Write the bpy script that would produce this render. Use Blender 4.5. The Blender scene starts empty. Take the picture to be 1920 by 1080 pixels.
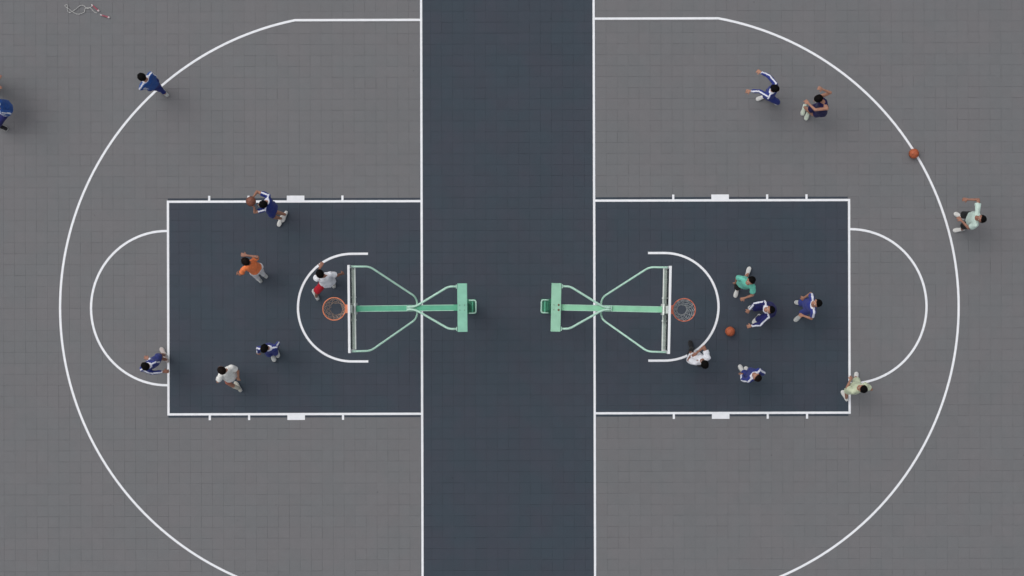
import bpy, bmesh, math, random
import numpy as np
from mathutils import Vector, Matrix, noise, Quaternion

R = math.radians
random.seed(7)
rng = np.random.default_rng(7)
scene = bpy.context.scene
COL = scene.collection

# ------------------------------------------------------------------ camera
PPM = 81.5                       # photograph pixels per metre on the floor
CAM = Vector((-0.221, -0.196, 35.0))
cam_d = bpy.data.cameras.new('camera')
cam = bpy.data.objects.new('camera', cam_d)
COL.objects.link(cam)
cam.location = CAM
cam.rotation_euler = (0, 0, 0)
GW = 1920 / PPM
cam_d.sensor_width = 36.0
cam_d.lens = 36.0 * CAM.z / GW
cam_d.shift_x = -CAM.x / GW
cam_d.shift_y = -CAM.y / GW
cam_d.clip_start = 0.5
cam_d.clip_end = 1500
scene.camera = cam

# ------------------------------------------------------------------ light
world = bpy.data.worlds.new('World')
scene.world = world
world.use_nodes = True
wn = world.node_tree
wn.nodes.clear()
sky = wn.nodes.new('ShaderNodeTexSky')
sky.sky_type = 'NISHITA'
sky.sun_disc = False
sky.sun_elevation = R(58)
sky.sun_rotation = R(-55)
sky.air_density = 1.0
sky.dust_density = 4.0
hs = wn.nodes.new('ShaderNodeHueSaturation')
hs.inputs['Saturation'].default_value = 0.22
bg = wn.nodes.new('ShaderNodeBackground')
bg.inputs['Strength'].default_value = 0.134
wo = wn.nodes.new('ShaderNodeOutputWorld')
wn.links.new(sky.outputs[0], hs.inputs['Color'])
wn.links.new(hs.outputs[0], bg.inputs['Color'])
wn.links.new(bg.outputs[0], wo.inputs['Surface'])
sun_d = bpy.data.lights.new('sun', 'SUN')
sun_d.energy = 0.5
sun_d.angle = R(70)
sun_d.color = (1.0, 0.965, 0.93)
sun = bpy.data.objects.new('sun', sun_d)
COL.objects.link(sun)
_sd = Vector((math.sin(R(-55)) * math.cos(R(58)), math.cos(R(-55)) * math.cos(R(58)), math.sin(R(58))))
sun.rotation_euler = _sd.to_track_quat('Z', 'Y').to_euler()
sun.location = (-10, 10, 20)
scene.view_settings.view_transform = 'Standard'
scene.view_settings.look = 'None'
scene.view_settings.gamma = 1.0
scene.view_settings.use_curve_mapping = False
scene.view_settings.exposure = 0.0
scene.cycles.filter_width = 1.5
scene.cycles.max_bounces = 6


def W(px, py, h=0.0):
    """the point at height h seen at pixel (px, py) of the photograph"""
    g = Vector(((px - 960) / PPM, (540 - py) / PPM, 0))
    k = (CAM.z - h) / CAM.z
    return Vector((CAM.x + (g.x - CAM.x) * k, CAM.y + (g.y - CAM.y) * k, h))


# ------------------------------------------------------------------ materials
def srgb(r, g, b):
    f = lambda c: (c / 255 / 12.92) if c / 255 <= 0.04045 else ((c / 255 + 0.055) / 1.055) ** 2.4
    return (f(r), f(g), f(b), 1)


def mat(name, col, rough=0.6, var=0.0, scale=20.0, metallic=0.0, bump=0.0, col2=None, spec=0.4, sheen=0.0):
    m = bpy.data.materials.new(name)
    m.use_nodes = True
    nt = m.node_tree
    b = nt.nodes['Principled BSDF']
    b.inputs['Roughness'].default_value = rough
    b.inputs['Metallic'].default_value = metallic
    b.inputs['Specular IOR Level'].default_value = spec
    if sheen:
        b.inputs['Sheen Weight'].default_value = sheen
    geo = nt.nodes.new('ShaderNodeNewGeometry')
    nz = nt.nodes.new('ShaderNodeTexNoise')
    nz.inputs['Scale'].default_value = scale
    nz.inputs['Detail'].default_value = 5
    nt.links.new(geo.outputs['Position'], nz.inputs['Vector'])
    ramp = nt.nodes.new('ShaderNodeValToRGB')
    c2 = col2 if col2 else tuple(min(1, c * (1 + var)) for c in col[:3]) + (1,)
    c1 = col if col2 else tuple(c * (1 - var) for c in col[:3]) + (1,)
    ramp.color_ramp.elements[0].position = 0.3
    ramp.color_ramp.elements[1].position = 0.7
    ramp.color_ramp.elements[0].color = c1
    ramp.color_ramp.elements[1].color = c2
    nt.links.new(nz.outputs[0], ramp.inputs[0])
    nt.links.new(ramp.outputs[0], b.inputs['Base Color'])
    if bump:
        bp = nt.nodes.new('ShaderNodeBump')
        bp.inputs['Strength'].default_value = bump
        bp.inputs['Distance'].default_value = 0.01
        nt.links.new(nz.outputs[0], bp.inputs['Height'])
        nt.links.new(bp.outputs[0], b.inputs['Normal'])
    return m


def tile_mat(name, col, tint_a, tint_b, pv=0.05):
    """plastic sport tile: colour differs a little from tile to tile, with broad soft staining"""
    m = bpy.data.materials.new(name)
    m.use_nodes = True
    nt = m.node_tree
    N = nt.nodes.new
    L = nt.links.new
    b = nt.nodes['Principled BSDF']
    b.inputs['Roughness'].default_value = 0.72
    b.inputs['Specular IOR Level'].default_value = 0.3
    geo = N('ShaderNodeNewGeometry')
    rot = N('ShaderNodeVectorRotate')
    rot.rotation_type = 'Z_AXIS'
    rot.inputs['Center'].default_value = tuple(ORIGIN)
    rot.inputs['Angle'].default_value = -ROT
    L(geo.outputs['Position'], rot.inputs['Vector'])
    sub = N('ShaderNodeVectorMath'); sub.operation = 'SUBTRACT'
    L(rot.outputs[0], sub.inputs[0]); sub.inputs[1].default_value = tuple(ORIGIN)
    sc = N('ShaderNodeVectorMath'); sc.operation = 'SCALE'
    L(sub.outputs[0], sc.inputs[0]); sc.inputs['Scale'].default_value = 1 / PITCH
    fl = N('ShaderNodeVectorMath'); fl.operation = 'FLOOR'
    L(sc.outputs[0], fl.inputs[0])
    wnz = N('ShaderNodeTexWhiteNoise'); wnz.noise_dimensions = '2D'
    L(fl.outputs[0], wnz.inputs['Vector'])
    big = N('ShaderNodeTexNoise'); big.inputs['Scale'].default_value = 0.35; big.inputs['Detail'].default_value = 6
    big.inputs['Roughness'].default_value = 0.62
    L(geo.outputs['Position'], big.inputs['Vector'])
    med = N('ShaderNodeTexNoise'); med.inputs['Scale'].default_value = 5.5; med.inputs['Detail'].default_value = 8
    med.inputs['Roughness'].default_value = 0.7
    L(geo.outputs['Position'], med.inputs['Vector'])
    fine = N('ShaderNodeTexNoise'); fine.inputs['Scale'].default_value = 60; fine.inputs['Detail'].default_value = 3
    L(geo.outputs['Position'], fine.inputs['Vector'])
    tint = N('ShaderNodeMix'); tint.data_type = 'RGBA'
    tint.inputs[6].default_value = tint_a; tint.inputs[7].default_value = tint_b
    tn = N('ShaderNodeTexNoise'); tn.inputs['Scale'].default_value = 1.1; tn.inputs['Detail'].default_value = 4
    L(geo.outputs['Position'], tn.inputs['Vector'])
    mr = N('ShaderNodeMapRange'); mr.inputs[1].default_value = 0.38; mr.inputs[2].default_value = 0.62
    L(tn.outputs[0], mr.inputs[0]); L(mr.outputs[0], tint.inputs[0])

    def mul(src, amp):
        r = N('ShaderNodeMapRange')
        r.inputs[1].default_value = 0.2; r.inputs[2].default_value = 0.8
        r.inputs[3].default_value = 1 - amp; r.inputs[4].default_value = 1 + amp
        L(src, r.inputs[0])
        return r.outputs[0]
    f = None
    for s, a in ((wnz.outputs['Value'], pv), (big.outputs[0], 0.028), (med.outputs[0], 0.05), (fine.outputs[0], 0.10)):
        o = mul(s, a)
        if f is None:
            f = o
        else:
            mm = N('ShaderNodeMath'); mm.operation = 'MULTIPLY'
            L(f, mm.inputs[0]); L(o, mm.inputs[1]); f = mm.outputs[0]
    vo = N('ShaderNodeTexVoronoi'); vo.inputs['Scale'].default_value = 1.5
    L(geo.outputs['Position'], vo.inputs['Vector'])
    sp = N('ShaderNodeMapRange'); sp.inputs[1].default_value = 0.018; sp.inputs[2].default_value = 0.034
    sp.inputs[3].default_value = 0.70; sp.inputs[4].default_value = 1.0
    L(vo.outputs['Distance'], sp.inputs[0])
    m2 = N('ShaderNodeMath'); m2.operation = 'MULTIPLY'
    L(f, m2.inputs[0]); L(sp.outputs[0], m2.inputs[1]); f = m2.outputs[0]
    v = N('ShaderNodeVectorMath'); v.operation = 'SCALE'
    L(tint.outputs[2], v.inputs[0]); L(f, v.inputs['Scale'])
    L(v.outputs[0], b.inputs['Base Color'])
    bp = N('ShaderNodeBump'); bp.inputs['Strength'].default_value = 0.25; bp.inputs['Distance'].default_value = 0.004
    L(fine.outputs[0], bp.inputs['Height']); L(bp.outputs[0], b.inputs['Normal'])
    return m


ROT = R(0.15)
ORIGIN = Vector(((952.75 - 960) / PPM, (540 - 576.0) / PPM, 0))
PITCH = 0.2523

M = {}
M['tile_light'] = tile_mat('light_grey_tile', None, (.158, .162, .169, 1), (.165, .163, .170, 1), 0.014)
M['tile_dark'] = tile_mat('slate_tile', None, (.0412, .0570, .0752, 1), (.0465, .0555, .0745, 1), 0.02)
M['sub'] = mat('sub_base', (.07, .07, .073, 1), 0.9, 0.1, 4)
M['ground'] = mat('ground', (.15, .15, .152, 1), 0.9, 0.1, 1.5)
M['line'] = mat('line_paint', (.85, .86, .89, 1), 0.55, 0.03, 9)
M['line'].node_tree.nodes['Color Ramp'].color_ramp.elements[0].color = (.80, .82, .85, 1)
M['green'] = mat('green_paint', (.105, .43, .265, 1), 0.5, 0.10, 5)
M['green_pale'] = mat('faded_green_paint', (.29, .56, .40, 1), 0.5, 0.09, 6)
M['green_arm_pale'] = mat('faded_green_arm_paint', (.25, .58, .37, 1), 0.5, 0.09, 4)
M['green_plate'] = mat('green_plate_paint', (.24, .54, .40, 1), 0.5, 0.08, 7)
M['tube'] = mat('pale_green_tube_paint', (.44, .68, .56, 1), 0.38, 0.10, 9)
M['green_dark'] = mat('dark_green_paint', (.02, .15, .085, 1), 0.5, 0.2, 8)
M['white_frame'] = mat('white_frame_paint', (.80, .82, .84, 1), 0.4, 0.03, 8)
M['grey_frame'] = mat('galvanised_rail', (.48, .54, .50, 1), 0.45, 0.12, 14)
M['lip'] = mat('pale_rail_paint', (.80, .84, .80, 1), 0.45, 0.08, 14)
M['orange_rim'] = mat('orange_rim_paint', (.68, .21, .10, 1), 0.45, 0.15, 18)
M['red_rim'] = mat('red_orange_rim_paint', (.64, .17, .10, 1), 0.5, 0.2, 16)
M['net'] = mat('net_cord', (.42, .31, .25, 1), 0.8, 0.2, 30)
M['net_pale'] = mat('pale_net_cord', (.46, .48, .49, 1), 0.8, 0.2, 30)
M['bolt'] = mat('bolt_steel', (.16, .20, .15, 1), 0.5, 0.3, 60)
M['rust'] = mat('rust', (.16, .07, .035, 1), 0.9, 0.4, 60)
M['skin'] = mat('skin', (.40, .20, .135, 1), 0.55, 0.08, 12)
M['skin_dark'] = mat('tanned_skin', (.30, .14, .095, 1), 0.55, 0.08, 12)
M['lips'] = mat('lips', (.30, .09, .075, 1), 0.5)
M['eye'] = mat('eye_white', (.7, .7, .68, 1), 0.2)
M['pupil'] = mat('pupil', (.01, .008, .006, 1), 0.2)
M['hair'] = mat('black_hair', (.0035, .003, .003, 1), 0.7, 0.4, 60, spec=0.08)
M['hair_brown'] = mat('dark_brown_hair', (.009, .005, .004, 1), 0.7, 0.4, 60, spec=0.1)
M['ball'] = mat('orange_ball_leather', (.42, .10, .04, 1), 0.6, 0.08, 40)
M['ball_dark'] = mat('brown_ball_leather', (.20, .072, .045, 1), 0.6, 0.08, 40)
M['seam'] = mat('ball_seam', (.03, .015, .01, 1), 0.7)
M['rope'] = mat('rope_bead', (.50, .50, .49, 1), 0.6, 0.25, 40)
M['pink'] = mat('pink_handle', (.36, .085, .12, 1), 0.5, 0.15, 30)
M['pinkcap'] = mat('handle_cap', (.65, .55, .56, 1), 0.5)


def cloth(name, c, var=0.10):
    k = 'cloth_' + name
    if k not in M:
        M[k] = mat(name + '_fabric', c, 0.85, var, 14, spec=0.15, sheen=0.08, bump=0.25)
    return M[k]


glass = bpy.data.materials.new('clear_acrylic')
glass.use_nodes = True
_g = glass.node_tree
_g.nodes.clear()
_o = _g.nodes.new('ShaderNodeOutputMaterial')
_t = _g.nodes.new('ShaderNodeBsdfTransparent'); _t.inputs[0].default_value = (.97, .985, .98, 1)
_s = _g.nodes.new('ShaderNodeBsdfGlossy'); _s.inputs['Roughness'].default_value = 0.05
_f = _g.nodes.new('ShaderNodeFresnel'); _f.inputs[0].default_value = 1.08
_m = _g.nodes.new('ShaderNodeMixShader')
_g.links.new(_f.outputs[0], _m.inputs[0]); _g.links.new(_t.outputs[0], _m.inputs[1]); _g.links.new(_s.outputs[0], _m.inputs[2])
_g.links.new(_m.outputs[0], _o.inputs['Surface'])
M['glass'] = glass


# ------------------------------------------------------------------ object helpers
def tag(o, label=None, cat=None, group=None, kind=None):
    if label: o['label'] = label
    if cat: o['category'] = cat
    if group: o['group'] = group
    if kind: o['kind'] = kind
    return o


def link(name, me, parent=None, mats=()):
    o = bpy.data.objects.new(name, me)
    COL.objects.link(o)
    if parent: o.parent = parent
    for m in mats: me.materials.append(m)
    return o


def empty(name, loc=(0, 0, 0), rz=0.0):
    o = bpy.data.objects.new(name, None)
    COL.objects.link(o)
    o.location = loc
    o.rotation_euler = (0, 0, rz)
    o.empty_display_size = 0.3
    return o


class MB:
    """collects vertices and faces of one mesh"""
    def __init__(s):
        s.v = []; s.f = []

    def add(s, v, f):
        n = len(s.v)
        s.v += [tuple(p) for p in v]
        s.f += [tuple(i + n for i in q) for q in f]

    def box(s, c, d, rot=None):
        x, y, z = d[0] / 2, d[1] / 2, d[2] / 2
        P = [Vector((a, b, e)) for a in (-x, x) for b in (-y, y) for e in (-z, z)]
        if rot: P = [rot @ p for p in P]
        s.add([p + Vector(c) for p in P], [(0, 1, 3, 2), (4, 6, 7, 5), (0, 4, 5, 1), (2, 3, 7, 6), (0, 2, 6, 4), (1, 5, 7, 3)])

    def loft(s, rings, n=14, close=True):
        """rings: (centre, side vector, front vector)"""
        V = []
        for c, a, b in rings:
            for i in range(n):
                t = 2 * math.pi * i / n
                V.append(c + a * math.cos(t) + b * math.sin(t))
        F = []
        for k in range(len(rings) - 1):
            for i in range(n):
                j = (i + 1) % n
                F.append((k * n + i, k * n + j, (k + 1) * n + j, (k + 1) * n + i))
        if close:
            F.append(tuple(range(n - 1, -1, -1)))
            F.append(tuple((len(rings) - 1) * n + i for i in range(n)))
        s.add(V, F)

    def capsule(s, p0, p1, r0, r1, n=12, flat0=False, flat1=False, asp=1.0, side=None):
        d = p1 - p0
        if d.length < 1e-5: d = Vector((0, 0, 1e-4))
        u = d.normalized()
        a = (side - u * side.dot(u)).normalized() if side else u.orthogonal().normalized()
        b = u.cross(a)
        rr = []
        if not flat0:
            for t in (80, 55, 28):
                rr.append((p0 - u * r0 * math.sin(R(t)), r0 * math.cos(R(t))))
        rr.append((p0, r0)); rr.append((p1, r1))
        if not flat1:
            for t in (28, 55, 80):
                rr.append((p1 + u * r1 * math.sin(R(t)), r1 * math.cos(R(t))))
        s.loft([(c, a * r, b * r * asp) for c, r in rr], n)

    def ellipsoid(s, c, a, b, e, n=16, m=10):
        rings = []
        for k in range(1, m):
            t = math.pi * k / m
            rings.append((c - e * math.cos(t), a * math.sin(t), b * math.sin(t)))
        s.loft(rings, n)

    def tube(s, pts, r, n=8, closed=False):
        P = [Vector(p) for p in pts]
        rings = []
        up = None
        for i, p in enumerate(P):
            if closed:
                d = P[(i + 1) % len(P)] - P[i - 1]
            else:
                d = P[min(i + 1, len(P) - 1)] - P[max(i - 1, 0)]
            d.normalize()
            if up is None: up = d.orthogonal().normalized()
            a = (up - d * up.dot(d))
            a = a.normalized() if a.length > 1e-6 else d.orthogonal().normalized()
            up = a
            rings.append((p, a * r, d.cross(a) * r))
        if closed:
            base = len(s.v)
            s.loft(rings, n, close=False)
            k = len(rings) - 1
            for i in range(n):
                j = (i + 1) % n
                s.f.append((base + k * n + i, base + k * n + j, base + j, base + i))
        else:
            s.loft(rings, n)

    def mesh(s, name, smooth=True):
        me = bpy.data.meshes.new(name)
        me.from_pydata(s.v, [], s.f)
        me.update()
        if smooth and len(me.polygons):
            me.polygons.foreach_set('use_smooth', [True] * len(me.polygons))
        return me

    def build(s, name, m, parent=None, smooth=True, bevel=0.0):
        me = s.mesh(name, smooth)
        if bevel:
            bm = bmesh.new(); bm.from_mesh(me)
            bmesh.ops.bevel(bm, geom=bm.edges[:], offset=bevel, segments=1, affect='EDGES', profile=0.5)
            bm.to_mesh(me); bm.free()
            me.polygons.foreach_set('use_smooth', [False] * len(me.polygons))
        bm = bmesh.new(); bm.from_mesh(me)
        bmesh.ops.recalc_face_normals(bm, faces=bm.faces)
        bm.to_mesh(me); bm.free()
        return link(name, me, parent, [m] if not isinstance(m, (list, tuple)) else m)


def round_path(pts, r, seg=5):
    P = [Vector(p) for p in pts]
    out = [P[0]]
    for i in range(1, len(P) - 1):
        a, b, c = P[i - 1], P[i], P[i + 1]
        u = (a - b); v = (c - b)
        rr = min(r, u.length * .45, v.length * .45)
        p0 = b + u.normalized() * rr; p1 = b + v.normalized() * rr
        for k in range(seg + 1):
            t = k / seg
            out.append(p0 * (1 - t) ** 2 + b * 2 * t * (1 - t) + p1 * t * t)
    out.append(P[-1])
    return out


# ------------------------------------------------------------------ ground and tiled court
g = MB()
g.add([(-300, -300, -.05), (300, -300, -.05), (300, 300, -.05), (-300, 300, -.05)], [(0, 1, 2, 3)])
tag(g.build('ground', M['ground'], smooth=False), 'plain grey ground beyond the tiled court', kind='structure')

court = empty('court_floor', ORIGIN, ROT)
tag(court, 'grey and slate interlocking sport tile floor with white basketball lines', kind='structure')
g = MB()
g.box((0, 0, -.024), (40.0, 28.0, .012))
g.build('sub_base', M['sub'], court, smooth=False)


def is_dark(i, j):
    x = abs(i + .5); y = abs(j + .5)
    return x < 8 or (y < 10 and x < 31)


NI, NJ = 76, 52


def tile_verts(w, h, b=.0012, top=0.0, bot=-.018):
    x, y = w / 2, h / 2
    return ([(-x, -y, bot), (x, -y, bot), (x, y, bot), (-x, y, bot),
             (-x, -y, top - b), (x, -y, top - b), (x, y, top - b), (-x, y, top - b),
             (-x + b, -y + b, top), (x - b, -y + b, top), (x - b, y - b, top), (-x + b, y - b, top)],
            [(0, 1, 5, 4), (1, 2, 6, 5), (2, 3, 7, 6), (3, 0, 4, 7),
             (4, 5, 9, 8), (5, 6, 10, 9), (6, 7, 11, 10), (7, 4, 8, 11), (8, 9, 10, 11)])


tile_meshes = {}
for dark in (0, 1):
    for k in range(3):
        v, f = tile_verts(PITCH - .0010 - .0006 * k, PITCH - .0013 - .0006 * ((k + 1) % 3))
        me = bpy.data.meshes.new('tile')
        me.from_pydata(v, [], f); me.update()
        me.materials.append(M['tile_dark'] if dark else M['tile_light'])
        tile_meshes[(dark, k)] = me
# camera-nearest 300 tiles as parts, the rest joined
cell = [(i, j) for i in range(-NI, NI) for j in range(-NJ, NJ)]
cx, cy = (CAM.x - ORIGIN.x) / PITCH, (CAM.y - ORIGIN.y) / PITCH
cell.sort(key=lambda c: (c[0] + .5 - cx) ** 2 + (c[1] + .5 - cy) ** 2)
for (i, j) in cell[:300]:
    o = bpy.data.objects.new('tile', tile_meshes[(int(is_dark(i, j)), random.randrange(3))])
    COL.objects.link(o)
    o.parent = court
    o.location = ((i + .5) * PITCH + random.uniform(-.0002, .0002), (j + .5) * PITCH + random.uniform(-.0002, .0002), random.uniform(-.0008, 0))
V = []; F = []; MI = []
for (i, j) in cell[300:]:
    w = PITCH - .0004 - random.random() ** 3 * .0030
    h = PITCH - .0005 - random.random() ** 2.5 * .0033
    v, f = tile_verts(w, h)
    ox = (i + .5) * PITCH + random.uniform(-.0002, .0002); oy = (j + .5) * PITCH + random.uniform(-.0002, .0002)
    oz = random.uniform(-.0008, 0)
    n = len(V)
    V += [(p[0] + ox, p[1] + oy, p[2] + oz) for p in v]
    F += [tuple(q + n for q in t) for t in f]
    MI += [int(is_dark(i, j))] * len(f)
me = bpy.data.meshes.new('tile_field')
me.from_pydata(V, [], F); me.update()
me.polygons.foreach_set('material_index', MI)
o = link('tile_field', me, court, [M['tile_light'], M['tile_dark']])
o['kind'] = 'stuff'

# ------------------------------------------------------------------ painted lines (in the court's own frame)
LW = 0.053


def strip(x0, y0, x1, y1, z=.004):
    m = MB()
    t = .0018
    m.box(((x0 + x1) / 2, (y0 + y1) / 2, z - t / 2), (abs(x1 - x0), abs(y1 - y0), t))
    return m.build('court_line', M['line'], court, smooth=False)


def polyline_strip(pts, z=.004, w=LW):
    """flat painted strip of constant width along a path"""
    m = MB()
    P = [Vector((p[0], p[1], 0)) for p in pts]
    L_ = []; R_ = []
    for i, p in enumerate(P):
        d0 = (P[i] - P[i - 1]).normalized() if i else (P[1] - P[0]).normalized()
        d1 = (P[i + 1] - P[i]).normalized() if i < len(P) - 1 else d0
        d = (d0 + d1).normalized()
        k = 1 / max(.5, d.dot(d1))
        nrm = Vector((-d.y, d.x, 0)) * (w / 2 * k)
        L_.append(p + nrm); R_.append(p - nrm)
    n = len(P)
    zt = Vector((0, 0, z)); zb = Vector((0, 0, z - .0018))
    vv = [p + zt for p in L_] + [p + zt for p in R_] + [p + zb for p in L_] + [p + zb for p in R_]
    ff = []
    for i in range(n - 1):
        ff.append((n + i, n + i + 1, i + 1, i))
        ff.append((i, i + 1, 2 * n + i + 1, 2 * n + i))
        ff.append((n + i + 1, n + i, 3 * n + i, 3 * n + i + 1))
    m.add(vv, ff)
    return m.build('court_line', M['line'], court, smooth=False)


H = LW / 2
for s, ft, xc3, xra, y3 in ((-1, 7.82, 3.56, 3.59, 6.616), (1, 7.85, 3.617, 3.595, 6.633)):
    bl = 1.985
    strip(s * (bl - H), -13.0, s * (bl + H), 13.0)                              # baseline, carried on past the courts
    strip(s * (ft - H), -2.446 - H, s * (ft + H), 2.446 + H)                     # free throw line
    for t in (-1, 1):
        strip(s * (bl + H), t * (2.446 - H), s * (ft - H), t * (2.446 + H))      # lane sides
        for d0, d1 in ((1.82 - .025, 1.82 + .025), (2.695, 3.10), (3.98 - .025, 3.98 + .025), (4.885 - .025, 4.885 + .025)):
            off = 0.0
            strip(s * (bl + d0), t * (2.446 + H), s * (bl + d1), t * (2.446 + .135))
    # three point line
    pts = [(s * (bl + H), y3)]
    R3 = 6.75 - .003
    a0 = math.asin(min(1, y3 / R3))
    for k in range(0, 97):
        a = a0 - 2 * a0 * k / 96
        pts.append((s * (xc3 + R3 * math.cos(a)), R3 * math.sin(a)))
    pts.append((s * (bl + H), -y3))
    polyline_strip(pts)
    # no-charge arc
    pts = [(s * 3.22, 1.238)]
    for k in range(0, 49):
        a = math.pi / 2 - math.pi * k / 48
        pts.append((s * (xra + 1.245 * math.cos(a)), 1.238 * math.sin(a)))
    pts.append((s * 3.22, -1.238))
    polyline_strip(pts)
    # free throw semicircle
    pts = []
    for k in range(0, 49):
        a = math.pi / 2 - math.pi * k / 48
        pts.append((s * (ft + H + (1.775 - H) * math.cos(a)), 1.775 * math.sin(a)))
    polyline_strip(pts)

# ------------------------------------------------------------------ basketball stands
def make_stand(p_plate, p_rim, label, pale, net_r, net_seed, rusty):
    d = p_rim - p_plate
    rz = math.atan2(d.y, d.x)
    root = empty('basketball_stand', (p_plate.x, p_plate.y, 0), rz)
    tag(root, label, 'basketball stand', 'basketball stands back to back between the two courts')
    arm_m = M['green_arm_pale'] if pale else M['green']
    plate_m = M['green_pale'] if pale else M['green_plate']
    V3 = Vector
    # ground flange, post
    m = MB(); m.box((-.02, 0, .014), (.42, .34, .018)); m.build('base_flange', M['green_dark'], root, bevel=.003)
    for sx in (-.19, .15):
        for sy in (-.13, .13):
            b = MB(); b.capsule(V3((sx, sy, .02)), V3((sx, sy, .045)), .016, .016, 8, True, True)
            b.build('anchor_bolt', M['bolt'], root)
    m = MB(); m.box((0, 0, .023 + 3.13 / 2), (.16, .16, 3.13)); m.build('post', M['green_dark'], root, bevel=.01)
    for sy in (-.085, .085):
        m = MB()
        m.add([V3((-.17, sy - .005, .024)), V3((-.08, sy - .005, .024)), V3((-.08, sy - .005, .32)), V3((-.17, sy + .005, .024)), V3((-.08, sy + .005, .024)), V3((-.08, sy + .005, .32))],
              [(0, 1, 2), (5, 4, 3), (0, 3, 4, 1), (1, 4, 5, 2), (2, 5, 3, 0)])
        m.build('gusset', M['green_dark'], root, smooth=False)
    # grab loop behind the post
    m = MB()
    m.tube(round_path([(-.075, .145, .62), (-.235, .145, .62), (-.235, -.145, .62), (-.075, -.145, .62)], .05), .017)
    m.build('grab_loop', M['tube'], root)
    m = MB(); m.box((-.155, 0, .55), (.035, .27, .06)); m.build('loop_crossbar', M['green'], root, bevel=.004)
    m = MB(); m.box((-.10, 0, .45), (.05, .20, .30)); m.build('loop_bracket', M['green_dark'], root, bevel=.004)
    # cross plate with bolts
    m = MB(); m.box((0, 0, 3.335), (.205, 1.01, .035)); cp = m.build('cross_plate', plate_m, root, bevel=.005)
    for sx in (-.045, .055):
        for sy in (-.052, .052):
            b = MB(); rr = .010
            b.capsule(V3((sx, sy, 3.352)), V3((sx, sy, 3.364)), rr, rr, 8, True, True)
            b.build('bolt', M['rust'] if (rusty and sx > 0) else M['bolt'], cp)
            if rusty and sx > 0:
                b = MB()
                pr = random.Random(3 + int(sy * 100))
                ring = [V3((sx + math.cos(a) * (.018 + .008 * pr.random()), sy + math.sin(a) * (.02 + .008 * pr.random()), 3.3535)) for a in [k * math.pi / 6 for k in range(12)]]
                b.add(ring, [tuple(range(12))])
                b.build('rust_stain', M['rust'], cp, smooth=False)
    m = MB(); m.box((.02, 0, 3.24), (.12, .30, .15)); m.build('plate_bracket', M['green'], root, bevel=.004)
    # main arm: box beam
    m = MB(); m.box((1.16, 0, 3.185), (2.12, .13, .16)); m.build('arm', arm_m, root, bevel=.008)
    for sy in (-.058, .058):
        m = MB(); m.box((1.165, sy, 3.268), (1.96, .010, .006)); m.build('arm_edge_flange', M['tube'], root, smooth=False)
    # rear braces on top of the arm
    for s in (-1, 1):
        m = MB()
        m.tube(round_path([(.115, s * .442, 3.32), (.285, s * .442, 3.32), (.93, s * .062, 3.305), (1.03, s * .024, 3.30), (1.15, s * .024, 3.30)], .09), .0235)
        br = m.build('rear_brace', M['tube'], root)
        m = MB(); m.box((.122, s * .442, 3.32), (.016, .085, .075)); m.build('end_flange', M['tube'], br, bevel=.002)
    m = MB(); m.box((1.155, 0, 3.295), (.014, .105, .05)); m.build('brace_stop', M['tube'], root, bevel=.002)
    for sy in (-.083, .083):
        m = MB(); m.box((.86, sy, 3.2), (.03, .03, .12)); m.build('arm_lug', M['white_frame'], root, bevel=.003)
    # front stays, one bent tube under the arm
    m = MB()
    pth = [(2.255, .868, 3.84), (1.89, .868, 3.70)]
    pth += [(1.0, .25, 3.20), (.955, .15, 3.08), (.955, -.15, 3.08), (1.0, -.25, 3.20)]
    pth += [(1.89, -.868, 3.70), (2.255, -.868, 3.84)]
    m.tube(round_path(pth, .10), .021)
    m.build('front_stay', M['tube'], root)
    # backboard: frame, pane, back rails
    xb = 2.30
    bb = MB(); bb.box((xb, 0, 3.425), (.012, 1.72, .97)); pane = bb.build('backboard', M['glass'], root, smooth=False)
    m = MB(); m.box((xb, 0, 3.925), (.05, 1.80, .05)); m.build('top_rail', M['white_frame'], pane, bevel=.004)
    m = MB(); m.box((xb - .008, 0, 2.92), (.066, 1.80, .04)); br_ = m.build('bottom_rail', M['grey_frame'], pane, bevel=.003)
    for dx in (-.035, .019):
        m = MB(); m.box((xb + dx, 0, 2.950), (.020, 1.80, .02)); m.build('rail_lip', M['lip'], br_, smooth=False)
    for y in (-.875, .875):
        m = MB(); m.box((xb, y, 3.430), (.05, .05, .938)); m.build('side_rail', M['white_frame'], pane, bevel=.003)
    # target square, printed white on the front of the pane
    for (cy_, cz_, wy, wz) in ((0, 3.525, .59, .05), (0, 3.075, .59, .05), (-.27, 3.30, .05, .398), (.27, 3.30, .05, .398)):
        m = MB(); m.box((xb + .008, cy_, cz_), (.003, wy, wz)); m.build('target_stripe', M['white_frame'], pane, smooth=False)
    m = MB(); m.box((2.241, 0, 3.13), (.034, .23, .38)); m.build('mounting_plate', M['lip'], root, bevel=.003)
    for sy in (-.075, .075):
        m = MB(); m.box((2.267, sy, 3.13), (.015, .03, .28)); m.build('board_bracket', M['grey_frame'], root, bevel=.002)
    for s in (-1, 1):
        m = MB(); m.box((xb - .045, s * .24, 3.02), (.03, .03, .10)); m.build('rail_clip', M['lip'], root, bevel=.003)
    m = MB(); m.box((xb - .004, 0, 3.30), (.018, .16, .44)); m.build('hoop_backing', M['lip'], root, bevel=.002)
    # hoop
    cxr = 2.70
    rm = M['red_rim'] if pale else M['orange_rim']
    ring = [V3((cxr + .237 * math.cos(2 * math.pi * k / 40), .237 * math.sin(2 * math.pi * k / 40), 3.05)) for k in range(40)]
    m = MB(); m.tube(ring, .0115, 8, closed=True); hoop = m.build('hoop', rm, root)
    m = MB()
    z0 = 3.045
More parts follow.
